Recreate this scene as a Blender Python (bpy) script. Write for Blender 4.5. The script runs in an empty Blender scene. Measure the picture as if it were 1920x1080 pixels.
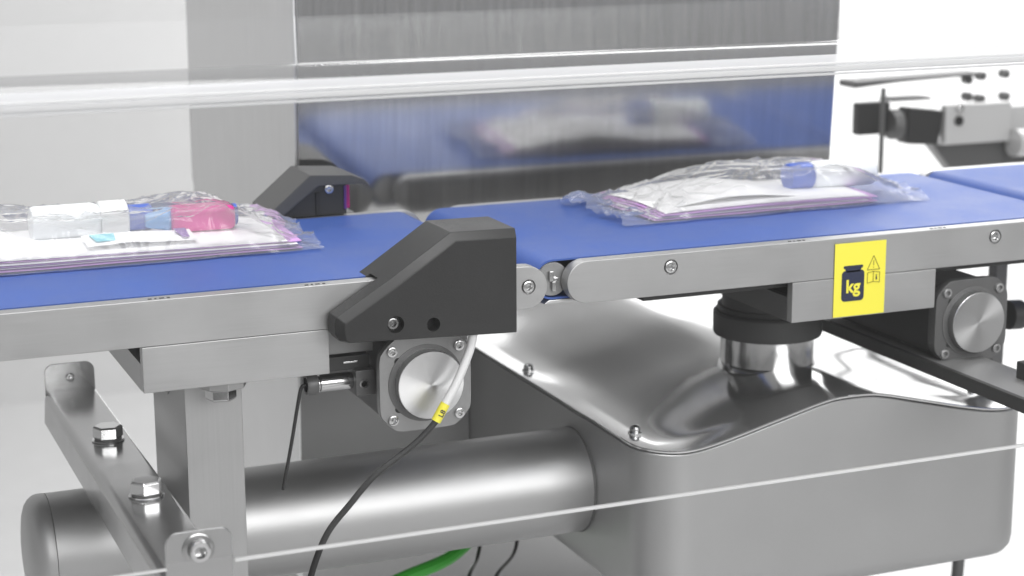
import bpy, bmesh, math, random
from mathutils import Vector, Matrix, noise
random.seed(7)
S = bpy.context.scene
COL = S.collection
PI = math.pi
rad = math.radians

# ------------------------------------------------------------------ camera
cam_d = bpy.data.cameras.new('camera'); cam = bpy.data.objects.new('camera', cam_d); COL.objects.link(cam)
S.camera = cam
cam_d.sensor_width = 36.0; cam_d.lens = 3484.0 / 1920.0 * 36.0
cam_d.clip_start = 0.05; cam_d.clip_end = 60
pit, yaw, rol = rad(12.516), rad(22.486), rad(0.291)
cam.rotation_mode = 'XYZ'
F = Vector((math.sin(yaw)*math.cos(pit), math.cos(yaw)*math.cos(pit), -math.sin(pit)))
R0 = Vector((math.cos(yaw), -math.sin(yaw), 0)); D0 = F.cross(R0)
if D0.z > 0: D0 = -D0
Rr = R0*math.cos(rol) + D0*math.sin(rol); Dd = -R0*math.sin(rol) + D0*math.cos(rol)
M = Matrix((Rr, -Dd, -F)).transposed()
cam.matrix_world = Matrix.Translation((-0.859, -1.8916, 0.431)) @ M.to_4x4()
cam_d.dof.use_dof = True; cam_d.dof.focus_distance = 2.05; cam_d.dof.aperture_fstop = 5.0

# ------------------------------------------------------------------ world + lamps
W = bpy.data.worlds.new('World'); S.world = W; W.use_nodes = True
wn = W.node_tree.nodes; wl = W.node_tree.links
bg = wn['Background']
tc = wn.new('ShaderNodeTexCoord'); sx = wn.new('ShaderNodeSeparateXYZ'); rp = wn.new('ShaderNodeValToRGB'); mr = wn.new('ShaderNodeMapRange')
mr.inputs['From Min'].default_value = -1; mr.inputs['From Max'].default_value = 1
wl.new(tc.outputs['Generated'], sx.inputs[0]); wl.new(sx.outputs['Z'], mr.inputs['Value']); wl.new(mr.outputs[0], rp.inputs[0]); wl.new(rp.outputs[0], bg.inputs['Color'])
rp.color_ramp.elements[0].position = 0.25; rp.color_ramp.elements[0].color = (.22, .22, .22, 1)
rp.color_ramp.elements[1].position = 0.72; rp.color_ramp.elements[1].color = (.85, .85, .85, 1)
e = rp.color_ramp.elements.new(0.5); e.color = (.55, .55, .55, 1)
bg.inputs['Strength'].default_value = 0.76
def area(name, loc, target, sx_, sy_, watts, spread=180):
    l = bpy.data.lights.new(name, 'AREA'); l.shape = 'RECTANGLE'; l.size = sx_; l.size_y = sy_; l.energy = watts; l.spread = rad(spread)
    o = bpy.data.objects.new(name, l); COL.objects.link(o); o.location = loc
    o.rotation_euler = (Vector(target) - Vector(loc)).to_track_quat('-Z', 'Y').to_euler(); return o
area('ceiling_lamp', (-0.6, -0.5, 2.3), (0, 0.1, 0), 2.6, 0.7, 66)
area('ceiling_lamp', (1.6, 1.6, 2.4), (0.3, 0.3, 0), 2.4, 0.6, 45)
area('front_lamp', (0.7, -4.0, 1.5), (0, 0.1, -0.2), 3.4, 1.85, 122)
area('backdrop_fill', (3.6, 2.4, 2.2), (3.6, 4.2, 0.4), 3.0, 1.0, 210)  # added lamp that whitens the backdrop
area('lid_fill', (.7, 2.3, -.75), (.35, .6, -.08), 1.6, .7, 9)  # added low lamp, brightens the cabinet underside and the housing lid
area('wall_fill', (-1.2, 2.2, 3.2), (-0.6, 4.0, 0.3), 3.0, 0.8, 8)  # added unseen lamp that sets the tone of the grey wall
S.view_settings.view_transform = 'Standard'; S.view_settings.look = 'None'
S.view_settings.exposure = 0.0; S.view_settings.gamma = 1.0
S.cycles.max_bounces = 14; S.cycles.transparent_max_bounces = 24; S.cycles.transmission_bounces = 8
S.cycles.sample_clamp_indirect = 4.0
S.cycles.caustics_reflective = False; S.cycles.caustics_refractive = False

# ------------------------------------------------------------------ materials
def mat(name, col, rough=.5, metal=0., ior=1.5, spec=.5, grain=None, bump=0., coat=0., aniso=0., rvar=0.08, cvar=0.06, gscale=None, sss=0., trans=0., emit=0.):
    m = bpy.data.materials.new(name); m.use_nodes = True; n = m.node_tree.nodes; l = m.node_tree.links
    b = n['Principled BSDF']; col = tuple(col) if hasattr(col, '__len__') else (col,)*3
    b.inputs['Base Color'].default_value = (*col, 1); b.inputs['Roughness'].default_value = rough; b.inputs['Metallic'].default_value = metal
    b.inputs['IOR'].default_value = ior; b.inputs['Specular IOR Level'].default_value = spec
    b.inputs['Coat Weight'].default_value = coat; b.inputs['Coat Roughness'].default_value = .15
    b.inputs['Transmission Weight'].default_value = trans
    if aniso: b.inputs['Anisotropic'].default_value = aniso
    if sss: b.inputs['Subsurface Weight'].default_value = sss; b.inputs['Subsurface Radius'].default_value = (.01, .01, .01)
    if grain:
        t = n.new('ShaderNodeTexCoord'); mp = n.new('ShaderNodeMapping'); mp.inputs['Scale'].default_value = grain
        nz = n.new('ShaderNodeTexNoise'); nz.inputs['Scale'].default_value = 1.0; nz.inputs['Detail'].default_value = 4
        l.new(t.outputs['Object'], mp.inputs[0]); l.new(mp.outputs[0], nz.inputs['Vector'])
        # second, larger and softer variation
        nz2 = n.new('ShaderNodeTexNoise'); nz2.inputs['Scale'].default_value = 14.0; nz2.inputs['Detail'].default_value = 3
        l.new(t.outputs['Object'], nz2.inputs['Vector'])
        ad = n.new('ShaderNodeMath'); ad.operation = 'ADD'; l.new(nz.outputs[0], ad.inputs[0]); l.new(nz2.outputs[0], ad.inputs[1])
        r = n.new('ShaderNodeMapRange'); r.inputs['From Min'].default_value = .6; r.inputs['From Max'].default_value = 1.4
        r.inputs['To Min'].default_value = rough - rvar; r.inputs['To Max'].default_value = rough + rvar
        l.new(ad.outputs[0], r.inputs[0]); l.new(r.outputs[0], b.inputs['Roughness'])
        c = n.new('ShaderNodeMapRange'); c.inputs['From Min'].default_value = .6; c.inputs['From Max'].default_value = 1.4
        c.inputs['To Min'].default_value = 1 - cvar; c.inputs['To Max'].default_value = 1 + cvar
        l.new(ad.outputs[0], c.inputs[0])
        mx = n.new('ShaderNodeVectorMath'); mx.operation = 'SCALE'; mx.inputs[0].default_value = col
        l.new(c.outputs[0], mx.inputs['Scale']); l.new(mx.outputs[0], b.inputs['Base Color'])
        if bump:
            bp = n.new('ShaderNodeBump'); bp.inputs['Strength'].default_value = bump; bp.inputs['Distance'].default_value = .0005
            l.new(nz.outputs[0], bp.inputs['Height']); l.new(bp.outputs[0], b.inputs['Normal'])
    return m
ALU = mat('satin_aluminium', .42, .42, .75, grain=(14, 700, 700), cvar=.06, rvar=.06, bump=.08)
ALU_B = mat('bright_aluminium', .62, .35, .8, grain=(60, 900, 900), cvar=.05)
STEEL = mat('blasted_steel', .44, .46, .93, grain=(500, 500, 500), cvar=.03, rvar=.03)
TUBE = mat('brushed_tube_steel', .44, .45, .97, grain=(8, 8, 8), cvar=.02, rvar=.02)
CHAN = mat('polished_channel_steel', .42, .20, .95, grain=(30, 30, 30), cvar=.03, rvar=.05)
LID = mat('polished_lid_steel', .62, .11, .88)
BOLT = mat('bright_bolt_steel', .62, .18, 1.)
GASKET = mat('dark_gap', .02, .7)
BLACK = mat('black_plastic', .019, .48, grain=(420, 420, 420), bump=.25, cvar=.15, spec=.4)
ALU_V = mat('satin_aluminium_upright', .42, .42, .75, grain=(420, 420, 9), cvar=.06, rvar=.05, bump=.08)
BLACKM = mat('black_painted_motor', .022, .5)
RUB = mat('grey_rubber', .07, .55)
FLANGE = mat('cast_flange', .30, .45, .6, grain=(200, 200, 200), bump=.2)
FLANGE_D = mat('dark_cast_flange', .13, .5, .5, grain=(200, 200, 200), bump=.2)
BELT = mat('blue_belt', (.050, .106, .355), .5, grain=(260, 700, 700), bump=.2, cvar=.13, rvar=.1, spec=.35)
WHITEP = mat('white_wall_paint', .80, .7)
GREYP = mat('pale_grey_wall_paint', .56, .75, grain=(1, 1, 1), cvar=.03)
FLOORM = mat('pale_floor', .50, .5, grain=(2, 2, 2), cvar=.05)
YEL = mat('yellow_vinyl', (.88, .80, .075), .4)
INK = mat('navy_ink', (.012, .018, .05), .5)
INK2 = mat('olive_line_ink', (.22, .18, .02), .5)
CABLE = mat('black_cable_sheath', .018, .45)
SLEEVE = mat('white_sleeve', .72, .45)
GREEN = mat('green_hose', (.05, .33, .04), .4)
PAPER = mat('white_paper', .93, .7)
PAPERL = mat('lilac_paper', (.64, .36, .74), .7)
CYAN = mat('cyan_print', (.22, .62, .72), .6)
PURP = mat('purple_print', (.22, .12, .36), .6)
BOTTLE = mat('milky_plastic', (.93, .96, .98), .3, sss=0)
COLLAR = mat('white_plastic', .9, .3)
CAPB = mat('blue_cap_plastic', (.08, .15, .55), .35)
PINK = mat('pink_plastic', (.66, .045, .30), .35)
LBLUE = mat('light_blue_plastic', (.20, .42, .75), .3)
LENS = mat('magenta_lens', (.55, .02, .20), .15)
BGREY = mat('pale_machined_aluminium', .58, .4, .4)

def spun(name, c, rough):      # face turned metal: rings of tool marks round the axis
    m = mat(name, c, rough, 1.0); n = m.node_tree.nodes; l = m.node_tree.links; b = n['Principled BSDF']
    b.inputs['Anisotropic'].default_value = .85
    t = n.new('ShaderNodeTangent'); t.direction_type = 'RADIAL'; t.axis = 'Y'; l.new(t.outputs[0], b.inputs['Tangent'])
    return m
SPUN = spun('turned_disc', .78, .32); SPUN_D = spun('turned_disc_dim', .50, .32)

def panel_mat():
    m = mat('brushed_cabinet_panel', .5, .13, .92); n = m.node_tree.nodes; l = m.node_tree.links; b = n['Principled BSDF']
    t = n.new('ShaderNodeTexCoord'); mp = n.new('ShaderNodeMapping'); mp.inputs['Scale'].default_value = (900, 900, 6)
    nz = n.new('ShaderNodeTexNoise'); nz.inputs['Scale'].default_value = 1; nz.inputs['Detail'].default_value = 3
    l.new(t.outputs['Object'], mp.inputs[0]); l.new(mp.outputs[0], nz.inputs['Vector'])
    mp2 = n.new('ShaderNodeMapping'); mp2.inputs['Scale'].default_value = (120, 120, 1)
    nz2 = n.new('ShaderNodeTexNoise'); nz2.inputs['Scale'].default_value = 1; nz2.inputs['Detail'].default_value = 5
    l.new(t.outputs['Object'], mp2.inputs[0]); l.new(mp2.outputs[0], nz2.inputs['Vector'])
    r = n.new('ShaderNodeMapRange'); r.inputs['From Min'].default_value = .3; r.inputs['From Max'].default_value = .7
    r.inputs['To Min'].default_value = .50; r.inputs['To Max'].default_value = .58
    l.new(nz2.outputs[0], r.inputs[0]); l.new(r.outputs[0], b.inputs['Base Color'])
    bp = n.new('ShaderNodeBump'); bp.inputs['Strength'].default_value = .22; bp.inputs['Distance'].default_value = .00006
    l.new(nz.outputs[0], bp.inputs['Height']); l.new(bp.outputs[0], b.inputs['Normal'])
    return m
PANEL = panel_mat()
PANEL_S = mat('brushed_cabinet_side', .72, .4, .75, grain=(200, 200, 4), cvar=.06)  # paler than the front panel: light on the side put into the colour

def clear(name, tint, gloss_rough, ior=1.45, haze=0., boost=1.0):   # thin clear sheet: Fresnel mirror over see-through
    m = bpy.data.materials.new(name); m.use_nodes = True; n = m.node_tree.nodes; l = m.node_tree.links
    n.remove(n['Principled BSDF']); out = n['Material Output']
    tr = n.new('ShaderNodeBsdfTransparent'); tr.inputs[0].default_value = (*tint, 1)
    gl = n.new('ShaderNodeBsdfGlossy'); gl.inputs['Roughness'].default_value = gloss_rough; gl.inputs[0].default_value = (1, 1, 1, 1)
    fr = n.new('ShaderNodeFresnel'); fr.inputs['IOR'].default_value = ior
    mul = n.new('ShaderNodeMath'); mul.operation = 'MULTIPLY'; mul.inputs[1].default_value = boost; mul.use_clamp = True
    l.new(fr.outputs[0], mul.inputs[0])
    mx = n.new('ShaderNodeMixShader'); l.new(mul.outputs[0], mx.inputs[0]); l.new(tr.outputs[0], mx.inputs[1]); l.new(gl.outputs[0], mx.inputs[2])
    last = mx
    if haze:
        df = n.new('ShaderNodeBsdfDiffuse'); df.inputs[0].default_value = (.9, .9, .9, 1)
        tl = n.new('ShaderNodeBsdfTranslucent'); tl.inputs[0].default_value = (.9, .9, .9, 1)
        m1 = n.new('ShaderNodeMixShader'); m1.inputs[0].default_value = .5; l.new(df.outputs[0], m1.inputs[1]); l.new(tl.outputs[0], m1.inputs[2])
        m2 = n.new('ShaderNodeMixShader'); m2.inputs[0].default_value = haze; l.new(last.outputs[0], m2.inputs[1]); l.new(m1.outputs[0], m2.inputs[2]); last = m2
    l.new(last.outputs[0], out.inputs[0]); return m
GUARD = clear('clear_guard_sheet', (.985, .985, .985), .02, 1.3, haze=.012)
BEND = clear('greyed_guard_bend', (.62, .62, .62), .10, 1.4, haze=.14, boost=1.0)  # grey tint paints the dull band along the upper bend
EDGE = clear('whitened_sheet_edge', (.9, .9, .9), .08, 1.5, haze=.75, boost=1.5)  # white haze paints the bright lines on the sheet edge and bend
FILM = clear('crumpled_clear_film', (.985, .985, .995), .17, 1.38, haze=.21, boost=1.0)

# ------------------------------------------------------------------ mesh helpers
def tag(o, label=None, cat=None, group=None, kind=None):
    if label: o['label'] = label
    if cat: o['category'] = cat
    if group: o['group'] = group
    if kind: o['kind'] = kind
    return o
def org(p):
    v = Vector((0, 0, 0))
    while p is not None: v = v + Vector(p.location); p = p.parent
    return v
def thing(name, loc, label, cat, group=None):
    o = bpy.data.objects.new(name, None); COL.objects.link(o); o.location = loc; o.empty_display_size = .02
    return tag(o, label, cat, group)
def link(name, me, m, parent=None, origin=None):
    """me has world coordinates; the object keeps its own origin inside its parent's frame"""
    o = bpy.data.objects.new(name, me); COL.objects.link(o)
    if m and not me.materials: me.materials.append(m)
    po = org(parent) if parent else Vector((0, 0, 0))
    w = Vector(origin) if origin else (po if parent else Vector((0, 0, 0)))
    me.transform(Matrix.Translation(-w)); o.parent = parent; o.location = w - po
    return o
def fin(name, bm, m, parent=None, bev=0, seg=2, smooth=True, ang=32, origin=None):
    bmesh.ops.remove_doubles(bm, verts=bm.verts, dist=1e-6)
    bmesh.ops.recalc_face_normals(bm, faces=bm.faces)
    if bev:
        ed = [e_ for e_ in bm.edges if len(e_.link_faces) == 2 and e_.calc_face_angle(0) > rad(30)]
        bmesh.ops.bevel(bm, geom=ed, offset=bev, segments=seg, affect='EDGES', profile=.5, clamp_overlap=True)
    me = bpy.data.meshes.new(name); bm.to_mesh(me); bm.free()
    if smooth:
        me.shade_smooth(); me.set_sharp_from_angle(angle=rad(ang))
    o = link(name, me, m, parent, origin)
    if bev and smooth:
        wnm = o.modifiers.new('weighted', 'WEIGHTED_NORMAL'); wnm.keep_sharp = True; wnm.weight = 80
    return o
def add_box(bm, x0, x1, y0, y1, z0, z1):
    v = [bm.verts.new(p) for p in ((x0,y0,z0),(x1,y0,z0),(x1,y1,z0),(x0,y1,z0),(x0,y0,z1),(x1,y0,z1),(x1,y1,z1),(x0,y1,z1))]
    for f in ((3,2,1,0),(4,5,6,7),(0,1,5,4),(1,2,6,5),(2,3,7,6),(3,0,4,7)): bm.faces.new([v[i] for i in f])
def box(name, x0, x1, y0, y1, z0, z1, m, parent=None, bev=.0006, seg=2):
    bm = bmesh.new(); add_box(bm, x0, x1, y0, y1, z0, z1); return fin(name, bm, m, parent, bev, seg)
def prism(name, pts, y0, y1, m, parent=None, bev=.0006, seg=2, ang=32):     # polygon in XZ, extruded along Y
    bm = bmesh.new(); a = [bm.verts.new((x, y0, z)) for x, z in pts]; b = [bm.verts.new((x, y1, z)) for x, z in pts]
    n = len(pts); bm.faces.new(a); bm.faces.new(b[::-1])
    for i in range(n): bm.faces.new((a[i], b[i], b[(i+1) % n], a[(i+1) % n]))
    return fin(name, bm, m, parent, bev, seg, ang=ang)
def basis(ax):
    ax = Vector(ax).normalized(); u = ax.orthogonal().normalized(); return ax, u, ax.cross(u)
def add_lathe(bm, prof, loc, ax, n=32, caps=True):        # prof: (radius, height along axis)
    ax, u, w = basis(ax); loc = Vector(loc); rings = []
    for r, h in prof:
        rings.append([bm.verts.new(loc + ax*h + (u*math.cos(2*PI*k/n) + w*math.sin(2*PI*k/n))*max(r, 1e-5)) for k in range(n)])
    for a, b in zip(rings, rings[1:]):
        for k in range(n): bm.faces.new((a[k], a[(k+1) % n], b[(k+1) % n], b[k]))
    if caps: bm.faces.new(rings[0][::-1]); bm.faces.new(rings[-1])
def lathe(name, prof, loc, ax, m, parent=None, n=32, ang=32, bev=0, origin=None):
    bm = bmesh.new(); add_lathe(bm, prof, loc, ax, n); return fin(name, bm, m, parent, bev, ang=ang, origin=origin)
def smooth_path(pts, k=10):
    P_ = [Vector(p) for p in pts]; P_ = [2*P_[0]-P_[1]] + P_ + [2*P_[-1]-P_[-2]]; out = []
    for i in range(1, len(P_)-2):
        for j in range(k):
            t = j/k; a, b, c, d = P_[i-1:i+3]
            out.append(.5*((2*b) + (c-a)*t + (2*a-5*b+4*c-d)*t*t + (-a+3*b-3*c+d)*t**3))
    out.append(P_[-2]); return out
def add_tube(bm, path, r, n=12):
    path = [Vector(p) for p in path]; rings = []; u = None
    for i, p in enumerate(path):
        t = (path[min(i+1, len(path)-1)] - path[max(i-1, 0)]).normalized()
        u = t.orthogonal().normalized() if u is None else (u - t*u.dot(t)).normalized()
        w = t.cross(u); rr = r(i/(len(path)-1)) if callable(r) else r
        rings.append([bm.verts.new(p + (u*math.cos(2*PI*k/n) + w*math.sin(2*PI*k/n))*rr) for k in range(n)])
    for a, b in zip(rings, rings[1:]):
        for k in range(n): bm.faces.new((a[k], a[(k+1) % n], b[(k+1) % n], b[k]))
    bm.faces.new(rings[0][::-1]); bm.faces.new(rings[-1])
def tube(name, pts, r, m, parent=None, n=12, k=10, sm=True):
    bm = bmesh.new(); add_tube(bm, smooth_path(pts, k) if sm else pts, r, n); return fin(name, bm, m, parent)
def cut(o, makers):                                        # real drilled holes
    for mk in makers:
        bm = bmesh.new(); mk(bm); bmesh.ops.recalc_face_normals(bm, faces=bm.faces); me = bpy.data.meshes.new('c'); bm.to_mesh(me); bm.free()
        c = bpy.data.objects.new('c', me); COL.objects.link(c)
        wm = org(o); me.transform(Matrix.Translation(-wm)); c.parent = None; c.location = wm
        bpy.context.view_layer.update()
        wg = o.modifiers.get('weighted')
        if wg: o.modifiers.remove(wg)
        md = o.modifiers.new('b', 'BOOLEAN'); md.operation = 'DIFFERENCE'; md.object = c; md.solver = 'EXACT'
        dg = bpy.context.evaluated_depsgraph_get(); nm = bpy.data.meshes.new_from_object(o.evaluated_get(dg))
        [o.modifiers.remove(q_) for q_ in list(o.modifiers) if q_.type == 'BOOLEAN']; old = o.data; o.data = nm; nm.name = old.name
        bpy.data.objects.remove(c); nm.shade_smooth(); nm.set_sharp_from_angle(angle=rad(32))
    wnm = o.modifiers.new('weighted', 'WEIGHTED_NORMAL'); wnm.keep_sharp = True; wnm.weight = 80
def hole(x, y, z, r, depth, ax=(0, 1, 0), n=24):
    return lambda bm: add_lathe(bm, [(r, -.004), (r, depth)], (x, y, z), ax, n)
def arc(cx, cz, r, a0, a1, n=8):
    return [(cx + r*math.cos(rad(a0 + (a1-a0)*i/n)), cz + r*math.sin(rad(a0 + (a1-a0)*i/n))) for i in range(n+1)]

_cache = {}
def screw(x, y, z, r=.006, parent=None, ax=(0, -1, 0), h=.003, m=None):     # socket head screw, hexagon socket
    key = ('screw', round(r, 5), tuple(ax), h, m.name if m else '')
    if key not in _cache:
        bm = bmesh.new(); add_lathe(bm, [(r*.2, -.001), (r, -.001), (r, h*.65), (r*.93, h*.9), (r*.8, h), (r*.56, h*1.0), (r*.5, h*.85), (r*.46, -.0), (r*.1, -.0002)], (0, 0, 0), ax, 24)
        bmesh.ops.recalc_face_normals(bm, faces=bm.faces); me = bpy.data.meshes.new('screw'); bm.to_mesh(me); bm.free()
        me.shade_smooth(); me.set_sharp_from_angle(angle=rad(35)); me.materials.append(m or BOLT); _cache[key] = me
    o = bpy.data.objects.new('screw', _cache[key]); COL.objects.link(o); o.parent = parent
    o.location = Vector((x, y, z)) - (org(parent) if parent else Vector((0, 0, 0))); return o

# ------------------------------------------------------------------ the room behind
def sheet(name, pts, m): 
    me = bpy.data.meshes.new(name); me.from_pydata(pts, [], [list(range(len(pts)))]); me.materials.append(m)
    o = bpy.data.objects.new(name, me); COL.objects.link(o); return tag(o, kind='structure')
sheet('floor', [(-7, -5, -1.21), (9, -5, -1.21), (9, 4.3, -1.21), (-7, 4.3, -1.21)], FLOORM)
bm = bmesh.new(); add_box(bm, -7, 1.3, 4.0, 4.15, -1.22, 3.6); o = fin('wall', bm, GREYP); tag(o, kind='structure')
bm = bmesh.new(); add_box(bm, 1.3, 9, 4.1, 4.25, -1.22, 3.6); o = fin('backdrop', bm, WHITEP); tag(o, kind='structure')

# stainless cabinet: front leans forward a little
T = math.tan(rad(3.5)); CY = .5
cab = thing('steel_cabinet', (.24, .75, -.47), 'tall brushed stainless steel cabinet standing behind the blue conveyor belts', 'cabinet')
XL, XR = -.1785, .652
def leanbox(name, x0, x1, d0, d1, z0, z1, m):
    bm = bmesh.new(); ps = []
    for z in (z0, z1):
        yf = CY - z*T
        ps.append([(x0, yf+d0, z), (x1, yf+d0, z), (x1, d1, z), (x0, d1, z)])
    v = [[bm.verts.new(p) for p in r] for r in ps]
    bm.faces.new(v[0][::-1]); bm.faces.new(v[1])
    for i in range(4): j = (i+1) % 4; bm.faces.new((v[0][i], v[0][j], v[1][j], v[1][i]))
    return fin(name, bm, m, cab, .0006)
leanbox('front_panel', XL, XR, 0, .60, -.0620, .75, PANEL)
box('base_panel', XL+.006, .1025, .60, .63, -.47, -.067, mat('dark_lower_panel', .21, .45, .6, grain=(30, 30, 30)), cab, .002)
box('underside_reflector', XL+.004, XR-.004, .53, 1.115, -.066, -.0625, COLLAR, cab, 0)  # added white reflector that brightens the lid
leanbox('side_panel', XL-.004, XL-.0002, .006, 1.12, -.55, .75, PANEL_S)
leanbox('back_panel', XL, XR, .62-.5+.52, 1.12, -.0620, .75, PANEL_S)

# ------------------------------------------------------------------ conveyors
RH = .05
def rail_profile(xa, xb, left_round, right_round, r=.0248):
    p = []
    if left_round: p += arc(xa+r, -RH+.0250, r, 270, 90, 14)[::1]
    else: p += [(xa, -RH), (xa, 0)]
    if right_round: p += arc(xb-r, -.0250, r, 90, -90, 14)
    else: p += [(xb, 0), (xb, -RH)]
    return p
def belt_mesh(xa, xb, y0, y1, r=.0235, th=.0022):
    zc = -r - .0008 + .0015
    o_ = arc(xa+r, zc, r, 270, 90, 14) + arc(xb-r, zc, r, 90, -90, 14)
    i_ = arc(xa+r, zc, r-th, 270, 90, 14) + arc(xb-r, zc, r-th, 90, -90, 14)
    bm = bmesh.new(); n = len(o_)
    vo = [[bm.verts.new((x, y, z)) for x, z in o_] for y in (y0, y1)]; vi = [[bm.verts.new((x, y, z)) for x, z in i_] for y in (y0, y1)]
    for k in range(n):
        j = (k+1) % n
        bm.faces.new((vo[0][k], vo[1][k], vo[1][j], vo[0][j])); bm.faces.new((vi[0][k], vi[0][j], vi[1][j], vi[1][k]))
        bm.faces.new((vo[0][k], vo[0][j], vi[0][j], vi[0][k])); bm.faces.new((vo[1][k], vi[1][k], vi[1][j], vo[1][j]))
    return bm
def roller(x, parent, y0=.0215, y1=.388, r=.0205, zc=-.0228):
    ro = lathe('end_roller', [(r*.45, 0), (r*.5, .001), (r*.95, .001), (r, .003), (r, y1-y0-.003), (r*.9, y1-y0)], (x, y0, zc), (0, 1, 0), ALU_B, parent, 28)
    lathe('roller_cap', [(r*.92, .0008), (r*.92, -.0006), (r*.3, -.0006)], (x, y0, zc), (0, 1, 0), FLANGE, ro, 28)
    lathe('axle', [(.005, -.0016), (.005, .004)], (x, y0, zc), (0, 1, 0), BOLT, ro, 6)
    return ro
def mount(x0, x1, parent, depth=.2, zt=-.0501, zb=-.1, cm=None):
    b = box('mounting_block', x0, x1, -.0004, .012, zb, zt, ALU, parent, .0011)
    bm = bmesh.new()
    add_box(bm, x0, x0+.008, .0122, depth, zb, zt-.020); add_box(bm, x1-.008, x1, .0122, depth, zb, zt-.020)
    add_box(bm, x0+.008, x1-.008, .0122, depth, zb, zb+.006); add_box(bm, x0+.008, x1-.008, depth-.008, depth, zb+.006, zt-.001)
    fin('block_channel', bm, cm or ALU, b, 0)
    box('inner_plate', x0+.03, x1-.03, .03, depth-.02, zb+.008, zt-.002, BLACKM, b, .001)
    return b
def motor(xc, zc, parent, flm, disc_m, y=.004):
    s = .0535; mo = box('drive_motor', xc-.045, xc+.045, y+.016, y+.27, zc-.045, zc+.045, BLACKM, parent, .006, 3)
    # flange: square with big bulging rounded corners
    pts = []
    for k in range(64):
        a = 2*PI*k/64; c, s_ = math.cos(a), math.sin(a); p = 5.5
        rr = s*1.02/((abs(c)**p + abs(s_)**p)**(1/p)); rr = min(rr, s*1.19)
        pts.append((xc + rr*c, zc + rr*s_))
    fl = prism('flange_plate', pts, y, y+.010, flm, mo, .0012)
    prism('rear_flange', [(xc+(a-xc)*.97, zc+(b-zc)*.97) for a, b in pts], y+.0105, y+.018, FLANGE_D, mo, .001)
    lathe('hub_ring', [(.0445, .0005), (.0445, -.0008), (.043, -.0012)], (xc, y, zc), (0, 1, 0), FLANGE_D, mo, 40)
    lathe('hub_disc', [(.039, .0), (.039, -.0125), (.0384, -.0132), (.0008, -.0132)], (xc+.002, y, zc), (0, 1, 0), disc_m, mo, 48, origin=(xc+.002, y, zc))
    for sx_ in (-1, 1):
        for sz in (-1, 1):
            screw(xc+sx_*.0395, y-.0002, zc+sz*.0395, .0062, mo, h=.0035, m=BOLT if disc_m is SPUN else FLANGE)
            lathe('bore', [(.0044, 0), (.0044, -.0003), (.0030, -.0003), (.0028, .0)], (xc+sx_*.0305-.002, y, zc+sz*.0275), (0, 1, 0), GASKET, mo, 16)
    return mo

inf = thing('infeed_conveyor', (-.5, .2, -.105), 'left blue belt conveyor with long grey side rail, resting on a square post', 'conveyor')
fr = prism('side_rail', rail_profile(-1.2, -.0325, False, True), 0, .0185, ALU, inf, .0011)
lathe('rail_trim', [(.0001, 0), (.0001, .001)], (-.9, .01, -.02), (0, 1, 0), ALU, inf, 6) if False else None
prism('side_rail', rail_profile(-1.2, -.0425, False, True), .392, .4085, ALU, inf, .0011)
cut(fr, [hole(-.0557, 0, -.024, .0088, .004)])
screw(-.0557, .0030, -.024, .0072, inf, h=.0040)
fin('belt', belt_mesh(-1.25, -.0555, .020, .388), BELT, inf, 0)
roller(-.0795, inf)
box('reflection_plate', -1.2, -.065, .4092, .4115, -.053, -.006, FLANGE, inf, .0005)  # added plate, tones down the rail back reflected in the cabinet
b_ = mount(-.4962, -.2922, inf)
SCREEN_GREY = mat('grey_reflection_screen', .25, .5)
box('reflection_screen', -1.2, -.075, .019, .391, -.0512, -.0497, SCREEN_GREY, inf, 0)  # added screen, keeps the belt's blue underside out of steel reflections
for x in (-.474, -.308): pass
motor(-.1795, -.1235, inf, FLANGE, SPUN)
# hex nut and washer plate where the block bolts to the post
lathe('clamp_washer', [(.027, 0), (.027, -.009), (.025, -.010)], (-.404, .033, -.1002), (0, 0, 1), STEEL, inf, 8, bev=.0006)
lathe('hex_bolt', [(.017, 0), (.017, -.010), (.0145, -.0125)], (-.408, .026, -.1103), (0, 0, 1), BOLT, inf, 6, bev=.0005)
# motor connectors
con = lathe('connector_barrel', [(.0085, 0), (.0095, .002), (.0095, .014), (.0082, .0145), (.0100, .016), (.0100, .052), (.0088, .055)], (-.3035, .058, -.1265), (1, 0, 0), BOLT, inf, 20)
lathe('knurled_nut', [(.0112, .0), (.0118, .002), (.0118, .011), (.0112, .013)], (-.3035, .058, -.1265), (1, 0, 0), FLANGE_D, con, 12)
cb = box('connector_socket', -.2495, -.2262, .042, .074, -.142, -.112, FLANGE_D, inf, .002, 2)
lathe('socket_eye', [(.0055, 0), (.0055, -.0015), (.0035, -.0015), (.003, .0)], (-.2400, .042, -.128), (0, 1, 0), BOLT, cb, 16)
box('contact_block', -.2900, -.2300, .050, .10, -.112, -.096, BLACKM, inf, .001)
box('contact_pin', -.2620, -.2450, .047, .0495, -.1035, -.1015, BOLT, inf, .0004)
prism('motor_bracket', [(-.292, -.052), (-.235, -.052), (-.222, -.066), (-.222, -.094), (-.292, -.094)], .055, .075, FLANGE, inf, .001)
tube('connector_wire', [(-.3035, .058, -.1265), (-.3085, .06, -.131), (-.3115, .07, -.16), (-.316, .08, -.20), (-.322, .10, -.26)], .0021, CABLE, inf, 8)

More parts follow.
